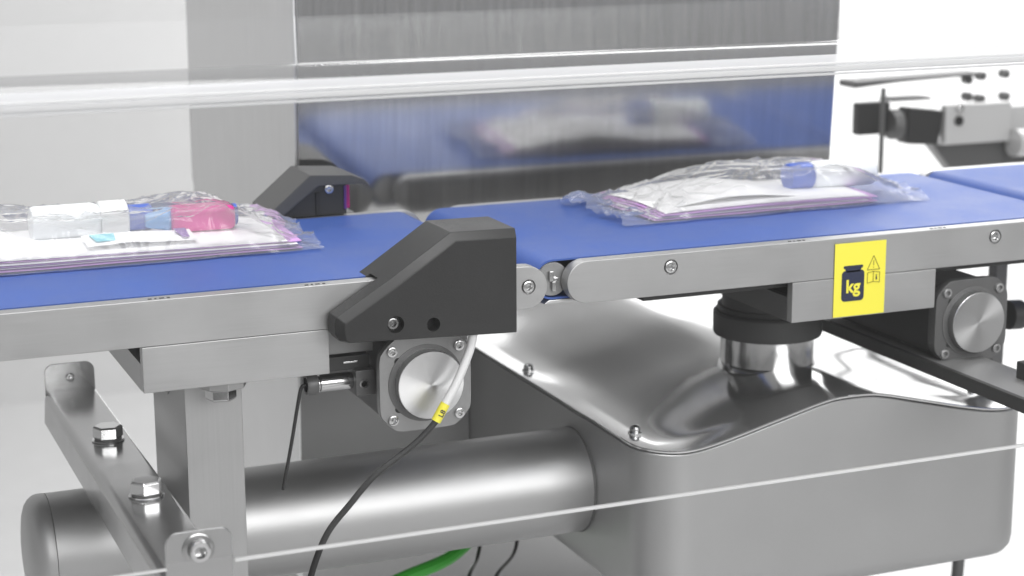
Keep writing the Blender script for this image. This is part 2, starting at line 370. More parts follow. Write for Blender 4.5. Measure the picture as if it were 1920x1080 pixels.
wei = thing('weigh_conveyor', (.393, .2, -.1), 'middle blue belt weighing conveyor carrying the yellow kg sticker on its rail', 'conveyor')
fr = prism('side_rail', rail_profile(-.0075, .735, True, True), 0, .0185, ALU, wei, .0011)
prism('side_rail', rail_profile(-.0105, .735, True, True), .392, .4085, ALU, wei, .0011)
cut(fr, [hole(.1251, 0, -.0163, .0092, .004), hole(.5834, 0, -.0163, .0092, .004)])
screw(.1251, .0030, -.0163, .0077, wei, h=.0040); screw(.5834, .0030, -.0163, .0077, wei, h=.0040)
fin('belt', belt_mesh(-.0405, .741, .020, .388), BELT, wei, 0)
roller(-.0165, wei); roller(.717, wei)
box('reflection_plate', .010, .715, .4092, .4115, -.053, -.006, FLANGE, wei, .0005)  # added plate for the cabinet reflection, as on the infeed
bm = bmesh.new(); add_box(bm, -.0225, -.0170, .016, .0195, -.024, -.0125); add_box(bm, -.0170, -.0110, .016, .0195, -.0245, -.0200); add_box(bm, -.0190, -.0140, .016, .0195, -.036, -.0245)
fin('retaining_clip', bm, BOLT, wei, .0008)
prism('rail_end_bracket', [(-.022, -.047), (.02, -.047), (.02, -.0515), (-.028, -.0515)], .02, .38, ALU_B, wei, .001)
box('reflection_screen', .0205, .71, .019, .391, -.0512, -.0497, SCREEN_GREY, wei, 0)  # added screen against blue reflections, as on the infeed
box('lid_darkener', .10, .69, .022, .385, -.0600, -.0514, BLACKM, wei, .001)  # added dark box: darkens the lid's reflection and the edge below the rail
mount(.2900, .4962, wei, cm=FLANGE_D)  # dark channel colour paints the shade on the block's unlit side
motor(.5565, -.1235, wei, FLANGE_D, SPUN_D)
# tiny slots on the rail tops
for par, xs in ((inf, (-.475, -.305)), (wei, (.297, .50))):
    for x in xs:
        bm = bmesh.new()
        for dx, w in ((-.011, .004), (-.004, .002), (.001, .005), (.009, .003)): add_box(bm, x+dx, x+dx+w, .0045, .0075, .0001-.001, .0003)
        fin('rail_slot', bm, GASKET, par, 0)

# kg label
lab = box('warning_label', .3475, .4205, -.0016, -.0009, -.0985, -.0070, YEL, wei, 0)
def flat(name, polys, m, y, th=.00025):
    bm = bmesh.new()
    for pts in polys:
        a = [bm.verts.new((x, y-th, z)) for x, z in pts]; b = [bm.verts.new((x, y, z)) for x, z in pts]; n = len(pts)
        bm.faces.new(a); bm.faces.new(b[::-1])
        for i in range(n): bm.faces.new((a[i], b[i], b[(i+1) % n], a[(i+1) % n]))
    return fin(name, bm, m, lab, 0, smooth=False)
LX, LZ = .3475, -.0985      # label lower left; size .073 x .0915
def q(u, v): return (LX + u*.073, LZ + v*.0915)
def rr(x0, x1, z0, z1, r, n=5):
    p = []
    for cx, cz, a in ((x1-r, z1-r, 0), (x0+r, z1-r, 90), (x0+r, z0+r, 180), (x1-r, z0+r, 270)): p += arc(cx, cz, r, a, a+90, n)
    return p
ax_, az_ = q(.145, .205); bx_, bz_ = q(.585, .625)
flat('weight_symbol', [rr(ax_, bx_, az_, bz_, .005), [q(.235, .60), q(.495, .60), q(.53, .655), q(.20, .655)], rr(q(.175, 0)[0], q(.555, 0)[0], q(0, .652)[1], q(0, .692)[1], .0016)], INK, -.0017)
def text(name, s_, x, z, size, m, y, off=0, parent=None, rot=(PI/2, 0, 0), par_off=None):
    cu = bpy.data.curves.new('t', 'FONT'); cu.body = s_; cu.size = size; cu.offset = off; cu.extrude = .0001; cu.align_x = 'CENTER'; cu.align_y = 'CENTER'
    o = bpy.data.objects.new('t', cu); COL.objects.link(o); o.location = (x, y, z); o.rotation_euler = rot; bpy.context.view_layer.update()
    me = bpy.data.meshes.new_from_object(o.evaluated_get(bpy.context.evaluated_depsgraph_get())); me.transform(o.matrix_world)
    bpy.data.objects.remove(o); me.materials.clear(); return link(name, me, m, parent)
text('lettering', 'kg', (ax_+bx_)/2, q(0, .40)[1], .0225, YEL, -.0022, .0006, lab)
def strokes(name, segs, w, m, y):
    polys = []
    for (x0, z0), (x1, z1) in segs:
        d = Vector((x1-x0, z1-z0)); d.normalize(); nx, nz = -d.y*w/2, d.x*w/2
        polys.append([(x0+nx, z0+nz), (x1+nx, z1+nz), (x1-nx, z1-nz), (x0-nx, z0-nz)])
    return polys
A, B_, Cc = q(.64, .635), q(.76, .80), q(.885, .615)
A = q(.64, .61); Cc = q(.885, .61)
flat('warning_triangle', strokes('', [(A, B_), (B_, Cc), (Cc, A), (q(.762, .74), q(.762, .665)), (q(.762, .65), q(.762, .635))], .0009, 0, 0), INK2, -.0017)
bk = [(q(.645, .57), q(.645, .43)), (q(.645, .57), q(.76, .585)), (q(.76, .585), q(.76, .445)), (q(.76, .585), q(.885, .57)), (q(.885, .57), q(.885, .43)), (q(.645, .43), q(.76, .445)), (q(.76, .445), q(.885, .43))]
flat('manual_symbol', strokes('', bk, .0007, 0, 0), INK2, -.0020)
flat('information_mark', strokes('', [(q(.82, .54), q(.82, .525)), (q(.82, .515), q(.82, .47))], .0016, 0, 0), INK, -.0023)

out = thing('outfeed_conveyor', (1.1, .2, -.05), 'far right blue belt conveyor, only its near corner in the picture', 'conveyor')
fin('belt', belt_mesh(.7465, 1.6, .020, .388), BELT, out, 0)
prism('side_rail', rail_profile(.735+.006, 1.6, True, True), .392, .4085, ALU_B, out, .0011)
prism('side_rail', rail_profile(.742, 1.6, True, True), 0, .0185, ALU, out, .0011)
roller(.770, out)

# ------------------------------------------------------------------ front light sensor housing
sen = thing('light_sensor', (-.18, -.01, -.065), 'black wedge shaped sensor housing clipped over the front rail, cable hanging below', 'sensor')
prof = [(-.0855, -.066), (-.0855, .0520), (-.1610, .0530), (-.2330, .0060), (-.2930, -.0300), (-.2950, -.0370), (-.2950, -.0480), (-.2905, -.0560), (-.283, -.0585)]
def shell(name, prof, yf, yb, ch, m, parent):
    """prism with a chamfered front edge (inset profile on the front face)"""
    n = len(prof); cx = sum(p[0] for p in prof)/n; bm = bmesh.new()
    ins = []
    for i, (x, z) in enumerate(prof):
        a = Vector(prof[i-1]); b = Vector((x, z)); c = Vector(prof[(i+1) % n]); d1 = (b-a).normalized(); d2 = (c-b).normalized()
        n1 = Vector((-d1.y, d1.x)); n2 = Vector((-d2.y, d2.x)); nn = (n1+n2).normalized(); k = ch/max(.35, nn.dot(n1)); ins.append((x+nn.x*k, z+nn.y*k))
    # keep the right and bottom edges almost square
    ins = [((-.0875 if abs(p[0]-prof[i][0]) and prof[i][0] > -.09 else p[0]), (prof[i][1]+.0015 if prof[i][1] < -.05 else p[1])) for i, p in enumerate(ins)]
    r0 = [bm.verts.new((x, yf, z)) for x, z in ins]; r1 = [bm.verts.new((x, yf+ch*1.05, z)) for x, z in prof]; r2 = [bm.verts.new((x, yb, z)) for x, z in prof]
    bm.faces.new(r0); bm.faces.new(r2[::-1])
    for A_, B2 in ((r0, r1), (r1, r2)):
        for i in range(n): j = (i+1) % n; bm.faces.new((A_[i], B2[i], B2[j], A_[j]))
    return fin(name, bm, m, parent, .0012, 2, ang=25)
sh = shell('housing', prof, -.0415, .046, .0085, BLACK, sen)
cut(sh, [hole(-.2290, -.0415, -.0420, .0095, .012), hole(-.1858, -.0415, -.0460, .0078, .020),
         lambda bm: add_box(bm, -.40, -.08, -.0065, .019, -.08, .0035) ])
screw(-.2315, -.036, -.0410, .0065, sen, h=.004, m=mat('dark_screw', .25, .25, 1.))
CP = [(-.1345, -.030, -.060), (-.1400, -.031, -.082), (-.1560, -.033, -.116), (-.1705, -.034, -.139), (-.1822, -.034, -.158), (-.2080, -.033, -.182), (-.2530, -.031, -.2125), (-.2830, -.030, -.243), (-.3090, -.029, -.2730), (-.3270, -.028, -.3150), (-.338, -.028, -.36)]
tube('cable', [CP[0], CP[3]] and CP[3:], .0036, CABLE, sen, 12)
tube('cable_sleeve', CP[:4], .0050, SLEEVE, sen, 14)
mk = tube('cable_marker', CP[3:5], lambda t: .0056, YEL, sen, 14, sm=False)
d = (Vector(CP[4])-Vector(CP[3])).normalized()
mid = (Vector(CP[4])+Vector(CP[3]))/2
ang = math.atan2(d.z, d.x)
text('marker_lettering', 'L8', mid.x-.0002, mid.z, .0085, INK, mid.y-.0058, .0001, mk, rot=(PI/2, -(ang+PI), 0))

# rear sensor
rs = thing('light_sensor', (-.17, .42, 0), 'small black canopy shaped sensor with magenta lens on the rear rail', 'sensor')
pr = [(-.1165, .0385), (-.1185, .0425), (-.124, .0475), (-.140, .0535), (-.196, .0570), (-.250, .0120), (-.250, .0015), (-.240, .0015), (-.185, .0420), (-.126, .0415), (-.1220, .0390)]
prism('canopy', pr, .385, .475, mat('grey_black_plastic', .07, .45), rs, .0012, ang=25)  # paler plastic than the housing below
prism('housing', [(-.238, .0012), (-.1845, .0412), (-.1445, .0412), (-.1445, .0012)], .398, .462, BLACKM, rs, .001)
box('slot', -.186, -.180, .3955, .3978, .003, .032, GASKET, rs, .0004)
screw(-.1680, .3975, .0355, .0062, rs, h=.003)
box('lens', -.1442, -.1380, .402, .440, .008, .0385, LENS, rs, .001)
box('lens_edge', -.1480, -.1445, .3955, .3975, .008, .0385, mat('violet_edge', (.12, .03, .25), .3), rs, .0004)
box('foot', -.240, -.130, .410, .45, -.004, .0010, FLANGE, rs, .001)

# ------------------------------------------------------------------ load cell housing
hou = thing('load_cell_housing', (.385, .27, -.457), 'large grey stainless steel housing with ridged polished lid under the weighing belt', 'housing')
def ztop(x):
    x = abs(x-.3875)
    pts = [(0, -.2030), (.035, -.2050), (.10, -.2200), (.17, -.2370), (.212, -.2450), (.245, -.2468), (.30, -.2455)]
    if x >= .30: return pts[-1][1]
    for i in range(len(pts)-1):
        if pts[i][0] <= x <= pts[i+1][0]:
            p0 = pts[max(i-1, 0)][1] if i else pts[1][1]; p1 = pts[i][1]; p2 = pts[i+1][1]; p3 = pts[min(i+2, len(pts)-1)][1]
            t = (x-pts[i][0])/(pts[i+1][0]-pts[i][0])
            h = (pts[i+1][0]-pts[i][0])
            def sl(a, b, k): return (b-a)/k
            m1 = 0 if i == 0 else (p2-p0)/(pts[i+1][0]-pts[i-1][0])*h
            m2 = (p3-p1)/(pts[min(i+2, len(pts)-1)][0]-pts[i][0])*h
            return (2*t**3-3*t*t+1)*p1 + (t**3-2*t*t+t)*m1 + (-2*t**3+3*t*t)*p2 + (t**3-t*t)*m2
HX0, HX1, HY0, HY1 = .1035, .6700, .0075, 1.25
def plan(ins, R, nl=60, ny=30):
    x0, x1, y0, y1 = HX0+ins, HX1-ins, HY0+ins, HY1-ins; R = max(R-ins, .004); p = []
    def cor(cx, cy, a): return [(cx+R*math.cos(rad(a+90*i/12)), cy+R*math.sin(rad(a+90*i/12))) for i in range(13)]
    def ln(a, b, n): return [(a[0]+(b[0]-a[0])*i/n, a[1]+(b[1]-a[1])*i/n) for i in range(1, n)]
    c1 = cor(x0+R, y0+R, 180); c2 = cor(x1-R, y0+R, 270); c3 = cor(x1-R, y1-R, 0); c4 = cor(x0+R, y1-R, 90)
    p += c1 + ln(c1[-1], c2[0], nl) + c2 + ln(c2[-1], c3[0], ny) + c3 + ln(c3[-1], c4[0], nl) + c4 + ln(c4[-1], c1[0], ny)
    return p
def ring_walls(bm, rings, cap0=True, cap1=False):
    vs = [[bm.verts.new(p) for p in r] for r in rings]; n = len(vs[0])
    for a, b in zip(vs, vs[1:]):
        for k in range(n): bm.faces.new((a[k], a[(k+1) % n], b[(k+1) % n], b[k]))
    if cap0: bm.faces.new(vs[0][::-1])
    if cap1: bm.faces.new(vs[-1])
RC = .058
P0 = plan(0, RC); rings = []
for ins, z in ((.030, -.457), (.018, -.4555), (.008, -.4505), (.002, -.4425), (0, -.432)): rings.append([(x, y, z) for x, y in plan(ins, RC)])
for k in range(1, 9): rings.append([(x, y, -.432+(ztop(x)-.0060+.432)*k/8) for x, y in P0])
rings.append([(x, y, ztop(x2)-.0050) for (x, y), (x2, _) in zip(plan(.0012, RC), P0)])
rings.append([(x, y, ztop(x2)-.0050) for (x, y), (x2, _) in zip(plan(.0040, RC), P0)])
rings.append([(x, y, ztop(x2)-.0200) for (x, y), (x2, _) in zip(plan(.0042, RC), P0)])
bm = bmesh.new(); ring_walls(bm, rings); fin('body', bm, STEEL, hou, 0, ang=28)
# seal between body and lid
bm = bmesh.new(); ring_walls(bm, [[(x, y, ztop(x2)-.007) for (x, y), (x2, _) in zip(plan(.0030, RC), P0)], [(x, y, ztop(x2)-.0032) for (x, y), (x2, _) in zip(plan(.0030, RC), P0)]], False)
fin('seal', bm, GASKET, hou, 0)
# lid: a polished sheet with a turned edge
bm = bmesh.new(); NX, NY = 150, 130
P1 = plan(.0005, RC)
ring_walls(bm, [[(x, y, ztop(x2)-.0030) for (x, y), (x2, _) in zip(P1, P0)], [(x, y, ztop(x2)-.0008) for (x, y), (x2, _) in zip(plan(0, RC), P0)], [(x, y, ztop(x2)) for (x, y), (x2, _) in zip(plan(.0012, RC), P0)]], False)
x0, x1, y0, y1 = HX0+.0012, HX1-.0012, HY0+.0012, HY1-.0012; R = RC-.0012
def row_lim(x):
    d_ = 0
    if x < x0+R: d_ = R-math.sqrt(max(0, R*R-(x0+R-x)**2))
    elif x > x1-R: d_ = R-math.sqrt(max(0, R*R-(x-x1+R)**2))
    return y0+d_, y1-d_
grid = []
for i in range(NX+1):
    t = i/NX; t = t + .0*math.sin(2*PI*t); x = x0+(x1-x0)*(.5-.5*math.cos(PI*t)*(1 if False else 1)) if False else x0+(x1-x0)*t
    ya, yb = row_lim(x); r = []
    for j in range(NY+1):
        y = ya+(yb-ya)*j/NY
        e_ = min(1, min(y-ya, yb-y)/.05)*min(1, min(x-x0, x1-x)/.03)
        w = .0022*math.sin(x*16+y*11+1.)*math.cos(y*9-x*5)+.0024*noise.noise(Vector((x*7, y*7, 3.1)))
        r.append(bm.verts.new((x, y, ztop(x)+w*e_*e_)))
    grid.append(r)
for i in range(NX):
    for j in range(NY): bm.faces.new((grid[i][j], grid[i+1][j], grid[i+1][j+1], grid[i][j+1]))
fin('lid', bm, LID, hou, 0, ang=45)
for x, y in ((.1263, .43), (.1310, .102), (.6385, .105), (.640, .32)):
    b = lathe('lid_bolt', [(.0088, 0), (.0088, .0012), (.0068, .0014), (.0068, .005), (.0058, .0075), (.0035, .0092), (.0008, .0098)], (x, y, ztop(x)), (0, 0, 1), CHAN, hou, 24, ang=40)
NXc, NYc = .3775, .205
lathe('neck', [(.0660, -.214), (.0640, -.205), (.0622, -.203), (.0620, -.160)], (NXc, NYc, 0), (0, 0, 1), mat('polished_neck_steel', .5, .16, 1.), hou, 64)
lathe('sealing_ring', [(.066, -.1665), (.0715, -.1655), (.0725, -.163), (.0725, -.137), (.0700, -.134), (.062, -.1335)], (NXc, NYc, 0), (0, 0, 1), RUB, hou, 64)
lathe('ring_groove', [(.0670, -.1336), (.0670, -.1265), (.060, -.125)], (NXc, NYc, 0), (0, 0, 1), BLACKM, hou, 48)
lathe('mounting_boss', [(.0640, -.1255), (.0630, -.112), (.0605, -.080)], (NXc, NYc-.005, 0), (0, 0, 1), RUB, hou, 48)
# horizontal tube into the housing
tu = thing('support_tube', (-.25, .225, -.34), 'thick horizontal stainless tube running from the housing to a round end cap', 'tube')
TY, TZ, TR = .225, -.3415, .0685
lathe('tube_wall', [(TR, 0), (TR, .1070+.5725)], (-.5725, TY, TZ), (1, 0, 0), TUBE, tu, 96)
cp = [(TR, 0), (TR+.0004, -.002), (TR+.0004, -.010), (TR-.001, -.0155), (TR-.0045, -.0215), (TR-.010, -.0262), (TR-.018, -.0295), (TR-.030, -.0318), (.020, -.0330), (.001, -.0333)]
lathe('end_cap', [(a, b*.85) for a, b in cp], (-.5732, TY, TZ), (1, 0, 0), STEEL, tu, 96, ang=50)
lathe('weld_bead', [(TR+.0002, .1010), (TR+.0008, .1022), (TR+.0012, .1034)], (0, TY, TZ), (1, 0, 0), FLANGE_D, tu, 96)

# ------------------------------------------------------------------ post, cross channel
pos = thing('support_post', (-.408, .12, -.9), 'square brushed steel post standing under the left conveyor block', 'post')
p_ = box('post_tube', -.4406, -.3762, .060, .232, -.95, -.1003, ALU_V, pos, .0012, 2)
lathe('plug', [(.012, 0), (.012, -.0012), (.0095, -.0012), (.009, -.0002), (.002, -.0004)], (-.4406, .15, -.133), (1, 0, 0), ALU, pos, 24)

ch = thing('cross_channel', (-.51, .1, -.205), 'bent polished steel cross channel with upturned end tabs and two hex bolts', 'channel')
def chan():
    x0, x1 = -.5400, -.4755; zt = -.2040; r0 = .010; r = .005; th = .003
    pr = [(x0-.002, -.243)] + arc(x0+r0, zt-r0, r0, 180, 90, 7) + arc(x1-r, zt-r, r, 90, 0, 5) + [(x1, -.243), (x1-th, -.243)] + arc(x1-r, zt-r, r-th, 0, 90, 4) + arc(x0+r0, zt-r0, r0-th, 90, 180, 5) + [(x0-.002+th, -.243)]
    return prism('channel_body', pr, -.2735, .4245, CHAN, ch, 0, ang=40)
chan()
def tab(name, x0, x1, y, z0, z1, r=.012, th=.003):
    pts = [(x0, z0)] + arc(x0+r, z1-r, r, 180, 90, 7) + arc(x1-r, z1-r, r, 90, 0, 7) + [(x1, z0)]
    return prism(name, pts, y, y+th, CHAN, ch, .0006)
tab('rear_tab', -.5385, -.4760, .425, -.2100, -.1680)
screw(-.507, .4245, -.187, .0055, ch, h=.003)
tab('front_tab', -.5370, -.4740, -.2770, -.250, -.1580)
lathe('tab_washer', [(.0150, 0), (.0150, -.0010), (.0135, -.0016)], (-.5065, -.2771, -.1760), (0, 1, 0), CHAN, ch, 32)
screw(-.5065, -.2788, -.1760, .0105, ch, h=.0095)
for y in (.190, -.0250):
    w_ = lathe('washer', [(.0185, 0), (.0188, .0014), (.0180, .0024)], (-.5035, y, -.2038), (0, 0, 1), BOLT, ch, 32)
    lathe('spring_washer', [(.0155, 0), (.0155, .0022)], (-.5035, y, -.2014), (0, 0, 1), FLANGE_D, w_, 32)
    hb = bmesh.new(); add_lathe(hb, [(.0172, 0), (.0172, .0115), (.0150, .0135)], (-.5035, y, -.1992), (math.sin(.0), 0, 1), 6)
    bmesh.ops.rotate(hb, verts=hb.verts, cent=(-.5035, y, 0), matrix=Matrix.Rotation(rad(8 if y > 0 else 25), 3, 'Z'))
    fin('hex_bolt', hb, BOLT, ch, .0005)

# ------------------------------------------------------------------ clear guard in front
gd = thing('clear_guard', (0, -.28, 0), 'transparent bent guard sheet standing in front of the conveyors', 'guard')
GX0, GX1 = -1.4, 1.3; gy = -.2815
def ribbon(name, yz, m, x0=GX0, x1=GX1, th=0):
    bm = bmesh.new(); a = [bm.verts.new((x0, y, z)) for y, z in yz]; b = [bm.verts.new((x1, y, z)) for y, z in yz]
    for i in range(len(yz)-1): bm.faces.new((a[i], b[i], b[i+1], a[i+1]))
    return fin(name, bm, m, gd, 0, ang=60)
ZB, ZT = -.1885, .2360
ribbon('front_sheet', [(gy, ZB), (gy, ZT)], GUARD)
Rb = .0290
BW = clear('whitened_fold', (.95, .95, .95), .08, 1.5, haze=.85, boost=1.2)  # white haze paints the light caught in the lower bend
ribbon('lower_bend', [(gy+Rb-Rb*math.cos(rad(a)), ZT+Rb*math.sin(rad(a))) for a in range(0, 37, 4)], BW)
ribbon('bend', [(gy+Rb-Rb*math.cos(rad(a)), ZT+Rb*math.sin(rad(a))) for a in range(36, 91, 6)], BEND)
ribbon('roof_sheet', [(gy+Rb, ZT+Rb), (.30, ZT+Rb+.001)], GUARD)
bm = bmesh.new()
for dy0, dy1 in ((-.0025, -.0008), (.0008, .0025)): add_box(bm, -.4735, GX1, gy+dy0, gy+dy1, ZB-.0028, ZB); add_box(bm, GX0, -.5375, gy+dy0, gy+dy1, ZB-.0022, ZB-.0005)
fin('bottom_edge', bm, EDGE, gd, .0003)
for z0, z1 in ((ZT-.0030, ZT-.0005), (ZT+.0012, ZT+.0060), (ZT+.0078, ZT+.0100)):
    bm = bmesh.new(); add_box(bm, GX0, GX1, gy-.0022, gy-.0004, z0, z1); fin('bright_streak', bm, EDGE, gd, .0004)  # added strips that paint bright streaks of light on the bend

# ------------------------------------------------------------------ bags with contents
def pouch(name, x0, x1, y0, y1, H, label, seed, peak, endtaper=(.25, .25), rot=0, zb=.0022, tuft=None):
    NX_, NY_ = 330, 150; bm = bmesh.new(); g = []
    rg = random.Random(int(seed*10)); RG = []
    for k in range(30):
        if k % 2: a0 = (rg.choice((rg.uniform(0, .15), rg.uniform(.75, 1))), rg.uniform(.05, .95)); th_ = rg.gauss(0, .5); L_ = rg.uniform(.05, .16)
        else: a0 = (rg.uniform(.05, .95), rg.choice((rg.uniform(.0, .3), rg.uniform(.6, .95)))); th_ = rg.uniform(-1.3, 1.3); L_ = rg.uniform(.03, .11)
        px_, py_ = x0+(x1-x0)*a0[0], y0+(y1-y0)*a0[1]; RG.append((px_, py_, math.cos(th_), math.sin(th_), L_, rg.uniform(.0016, .0036), rg.uniform(.0008, .0026)))
    cx, cy = (x0+x1)/2, (y0+y1)/2; c, s_ = math.cos(rot), math.sin(rot)
    for i in range(NX_+1):
        u = i/NX_; r = []
        for j in range(NY_+1):
            v = j/NY_
            eu = min(u/endtaper[0], 1, (1-u)/endtaper[1]); ev = min(v/.22, (1-v)/.22, 1)
            su = eu*eu*(3-2*eu); sv = math.sin(ev*PI/2)**.8
            h = H*su*sv*(.72+.28*peak(u))
            # edge wobble
            wx = .010*noise.noise(Vector((v*5, seed, 0)))+.004*noise.noise(Vector((v*22, seed, 5)))
            wy = .007*noise.noise(Vector((u*6, seed+3, 0)))+.0022*noise.noise(Vector((u*30, seed, 9)))
            x = x0+(x1-x0)*u + wx*(2*abs(u-.5))**2; y = y0+(y1-y0)*v + wy*(2*abs(v-.5))**2
            p = Vector((x*13, y*17, seed))
            p += Vector((noise.noise(p*1.3), noise.noise(p*1.3+Vector((9, 1, 4))), 0))*.9
            rd = 1-abs(noise.noise(p*1.6))*2.2; rd2 = 1-abs(noise.noise(p*3.7+Vector((3, 7, 1))))*2.2; rd3 = 1-abs(noise.noise(p*8+Vector((1, 2, 1))))*2
            edge = 1-su*.75
            wr = (.0052*max(0, rd)**3+.0012*max(0, rd2)**3+.0001*max(0, rd3)**2)*(.45+.9*edge)*min(1, ev*3)
            fl = (1-eu)**2*(.006*(.5+noise.noise(Vector((v*6, seed+2, u*4)))) + .004*(.5+noise.noise(Vector((v*17, seed, u*9)))))
            z = zb + h + wr*(.25+.75*min(1, ev*2)) + max(0, fl)*(.2+.8*min(1, ev*2)) + .0004*(1+noise.noise(Vector((x*40, y*40, seed))))
            for (qx, qy, ca, sa, L_, w_, h_) in RG:
                ex, ey = x-qx, y-qy; al = ex*ca+ey*sa
                if abs(al) < L_/2:
                    pe = -ex*sa+ey*ca+.004*math.sin(al*40)
                    if abs(pe) < w_*2.5: z += h_*math.exp(-(pe/w_)**2)*(1-(2*al/L_)**2)*min(1, ev*2+.15)
            if tuft: z += tuft(u, v)
            dx, dy = x-cx, y-cy
            r.append(bm.verts.new((cx+dx*c-dy*s_, cy+dx*s_+dy*c, z)))
        g.append(r)
    for i in range(NX_):
        for j in range(NY_): bm.faces.new((g[i][j], g[i+1][j], g[i+1][j+1], g[i][j+1]))
    me = bpy.data.meshes.new(name); bm.to_mesh(me); bm.free(); me.shade_smooth()
    o = link(name, me, FILM, None, (cx, cy, .002)); return tag(o, label, 'bag', 'clear film bags on the belts')

def leaflet(x0, x1, y0, y1, zf, m, label, group, rot=0, th=.0007, cat='leaflet', name='paper_leaflet', curl=0, seed=0, origin=None):
    NX_, NY_ = 60, 14; bm = bmesh.new(); cx, cy = (x0+x1)/2, (y0+y1)/2; c, s_ = math.cos(rot), math.sin(rot); top = []; bot = []
    for i in range(NX_+1):
        a = []; b = []
        for j in range(NY_+1):
            u, v = i/NX_, j/NY_; x = x0+(x1-x0)*u; y = y0+(y1-y0)*v
            y += .0016*noise.noise(Vector((u*3, seed, 2)))*(1-v); z = zf(u, v)+.0008*noise.noise(Vector((u*4, v*3, seed)))
            dx, dy = x-cx, y-cy; X, Y = cx+dx*c-dy*s_, cy+dx*s_+dy*c
            a.append(bm.verts.new((X, Y, z+th))); b.append(bm.verts.new((X, Y, z)))
        top.append(a); bot.append(b)
    for i in range(NX_):
        for j in range(NY_):
            bm.faces.new((top[i][j], top[i+1][j], top[i+1][j+1], top[i][j+1])); bm.faces.new((bot[i][j], bot[i][j+1], bot[i+1][j+1], bot[i+1][j]))
    for i in range(NX_):
        bm.faces.new((top[i][0], bot[i][0], bot[i+1][0], top[i+1][0])); bm.faces.new((top[i][NY_], top[i+1][NY_], bot[i+1][NY_], bot[i][NY_]))
    for j in range(NY_):
        bm.faces.new((top[0][j], top[0][j+1], bot[0][j+1], bot[0][j])); bm.faces.new((top[NX_][j], bot[NX_][j], bot[NX_][j+1], top[NX_][j+1]))
    me = bpy.data.meshes.new(name); bm.to_mesh(me); bm.free(); me.shade_smooth(); me.set_sharp_from_angle(angle=rad(50))
    return tag(link(name, me, m, None, (cx, cy, zf(.5, .5))), label, cat, group)

# left bag
ord_ = ['bottom', 'second', 'third', 'fourth', 'fifth', 'top']
def fan1(i):
    return lambda u, v: .0034 + .0027*i*(1-.35*u) + .004*math.sin(PI*min(1, v*1.1))*(i/5) + (.0012*i)*(1-u)**2*0
mats1 = [PAPERL, PAPER, PAPERL, PAPER, PAPERL, PAPER]
for i in range(6):
    leaflet(-.74, -.264-.006*((i*7) % 4), .1895+.0028*((i*5) % 3), .37, fan1(i), mats1[i],
            ('lilac' if mats1[i] is PAPERL else 'white') + ' folded leaflet, ' + ord_[i] + ' of the stack inside the left bag', 'leaflets in the left bag', seed=i*3.3)
cd = leaflet(-.512, -.385, .206, .252, lambda u, v: .0215+.004*v+.0012*math.sin(u*5), PAPER, 'white strip card with cyan and purple print lying on the left leaflets', None, th=.0006, cat='card', name='test_card', seed=9)
def patch(name, x0, x1, y0, y1, z, m, par, slope=.10):
    me = bpy.data.meshes.new(name); me.from_pydata([(x0, y0, z), (x1, y0, z), (x1+.003, y1, z+(y1-y0)*slope), (x0-.004, y1, z+(y1-y0)*slope)], [], [(0, 1, 2, 3)]); return link(name, me, m, par)
patch('cyan_print', -.500, -.478, .216, .246, .0247, CYAN, cd); patch('purple_print', -.402, -.394, .208, .246, .0240, PURP, cd)
def bottle(x0, y, z, L, R_, label, flip=1, capm=CAPB):
    b = thing('plastic_bottle', (x0+flip*L/2, y, z-R_), label, 'bottle')
    lathe('bottle_body', [(R_*.7, 0), (R_*.93, .0015), (R_, .005), (R_, L-.008), (R_*.92, L-.003), (R_*.8, L)], (x0, y, z), (flip, 0, 0), BOTTLE, b, 40)
    return b
b1 = bottle(-.562, .300, .0345, .080, .0215, 'milky white bottle with white collar and blue cap in the left bag')
lathe('collar', [(.0212, 0), (.0226, .001), (.0226, .031), (.0200, .033)], (-.4818, .300, .0345), (1, 0, 0), COLLAR, b1, 40)
lathe('cap', [(.0150, 0), (.0158, .002), (.0158, .027), (.0145, .029)], (-.4485, .300, .0345), (1, 0, 0), CAPB, b1, 32)
pk = thing('pink_applicator', (-.355, .29, .02), 'pink plastic applicator with light blue nozzle in the left bag', 'applicator')
bm = bmesh.new(); add_box(bm, -.402, -.3255, .258, .298, .0185, .0480); o = fin('body', bm, PINK, pk, .0075, 4)
lathe('nozzle', [(.007, 0), (.009, .004), (.012, .02), (.015, .026), (.0125, .033)], (-.4305, .282, .0325), (1, 0, 0), LBLUE, pk, 24)
lathe('blue_end', [(.013, 0), (.013, .004)], (-.3250, .280, .0335), (1, 0, 0), CAPB, pk, 20)
def tuft1(u, v):
    return .016*math.exp(-((u-.93)/.035)**2-((v-.62)/.20)**2) + .010*math.exp(-((u-.97)/.02)**2-((v-.25)/.12)**2)
pouch('film_bag', -.76, -.243, .178, .392, .0500, 'crumpled clear film bag on the left belt holding a bottle and pink applicator', 3.7, lambda u: .8+.3*math.sin(u*9), (.12, .24), 0, tuft=tuft1)

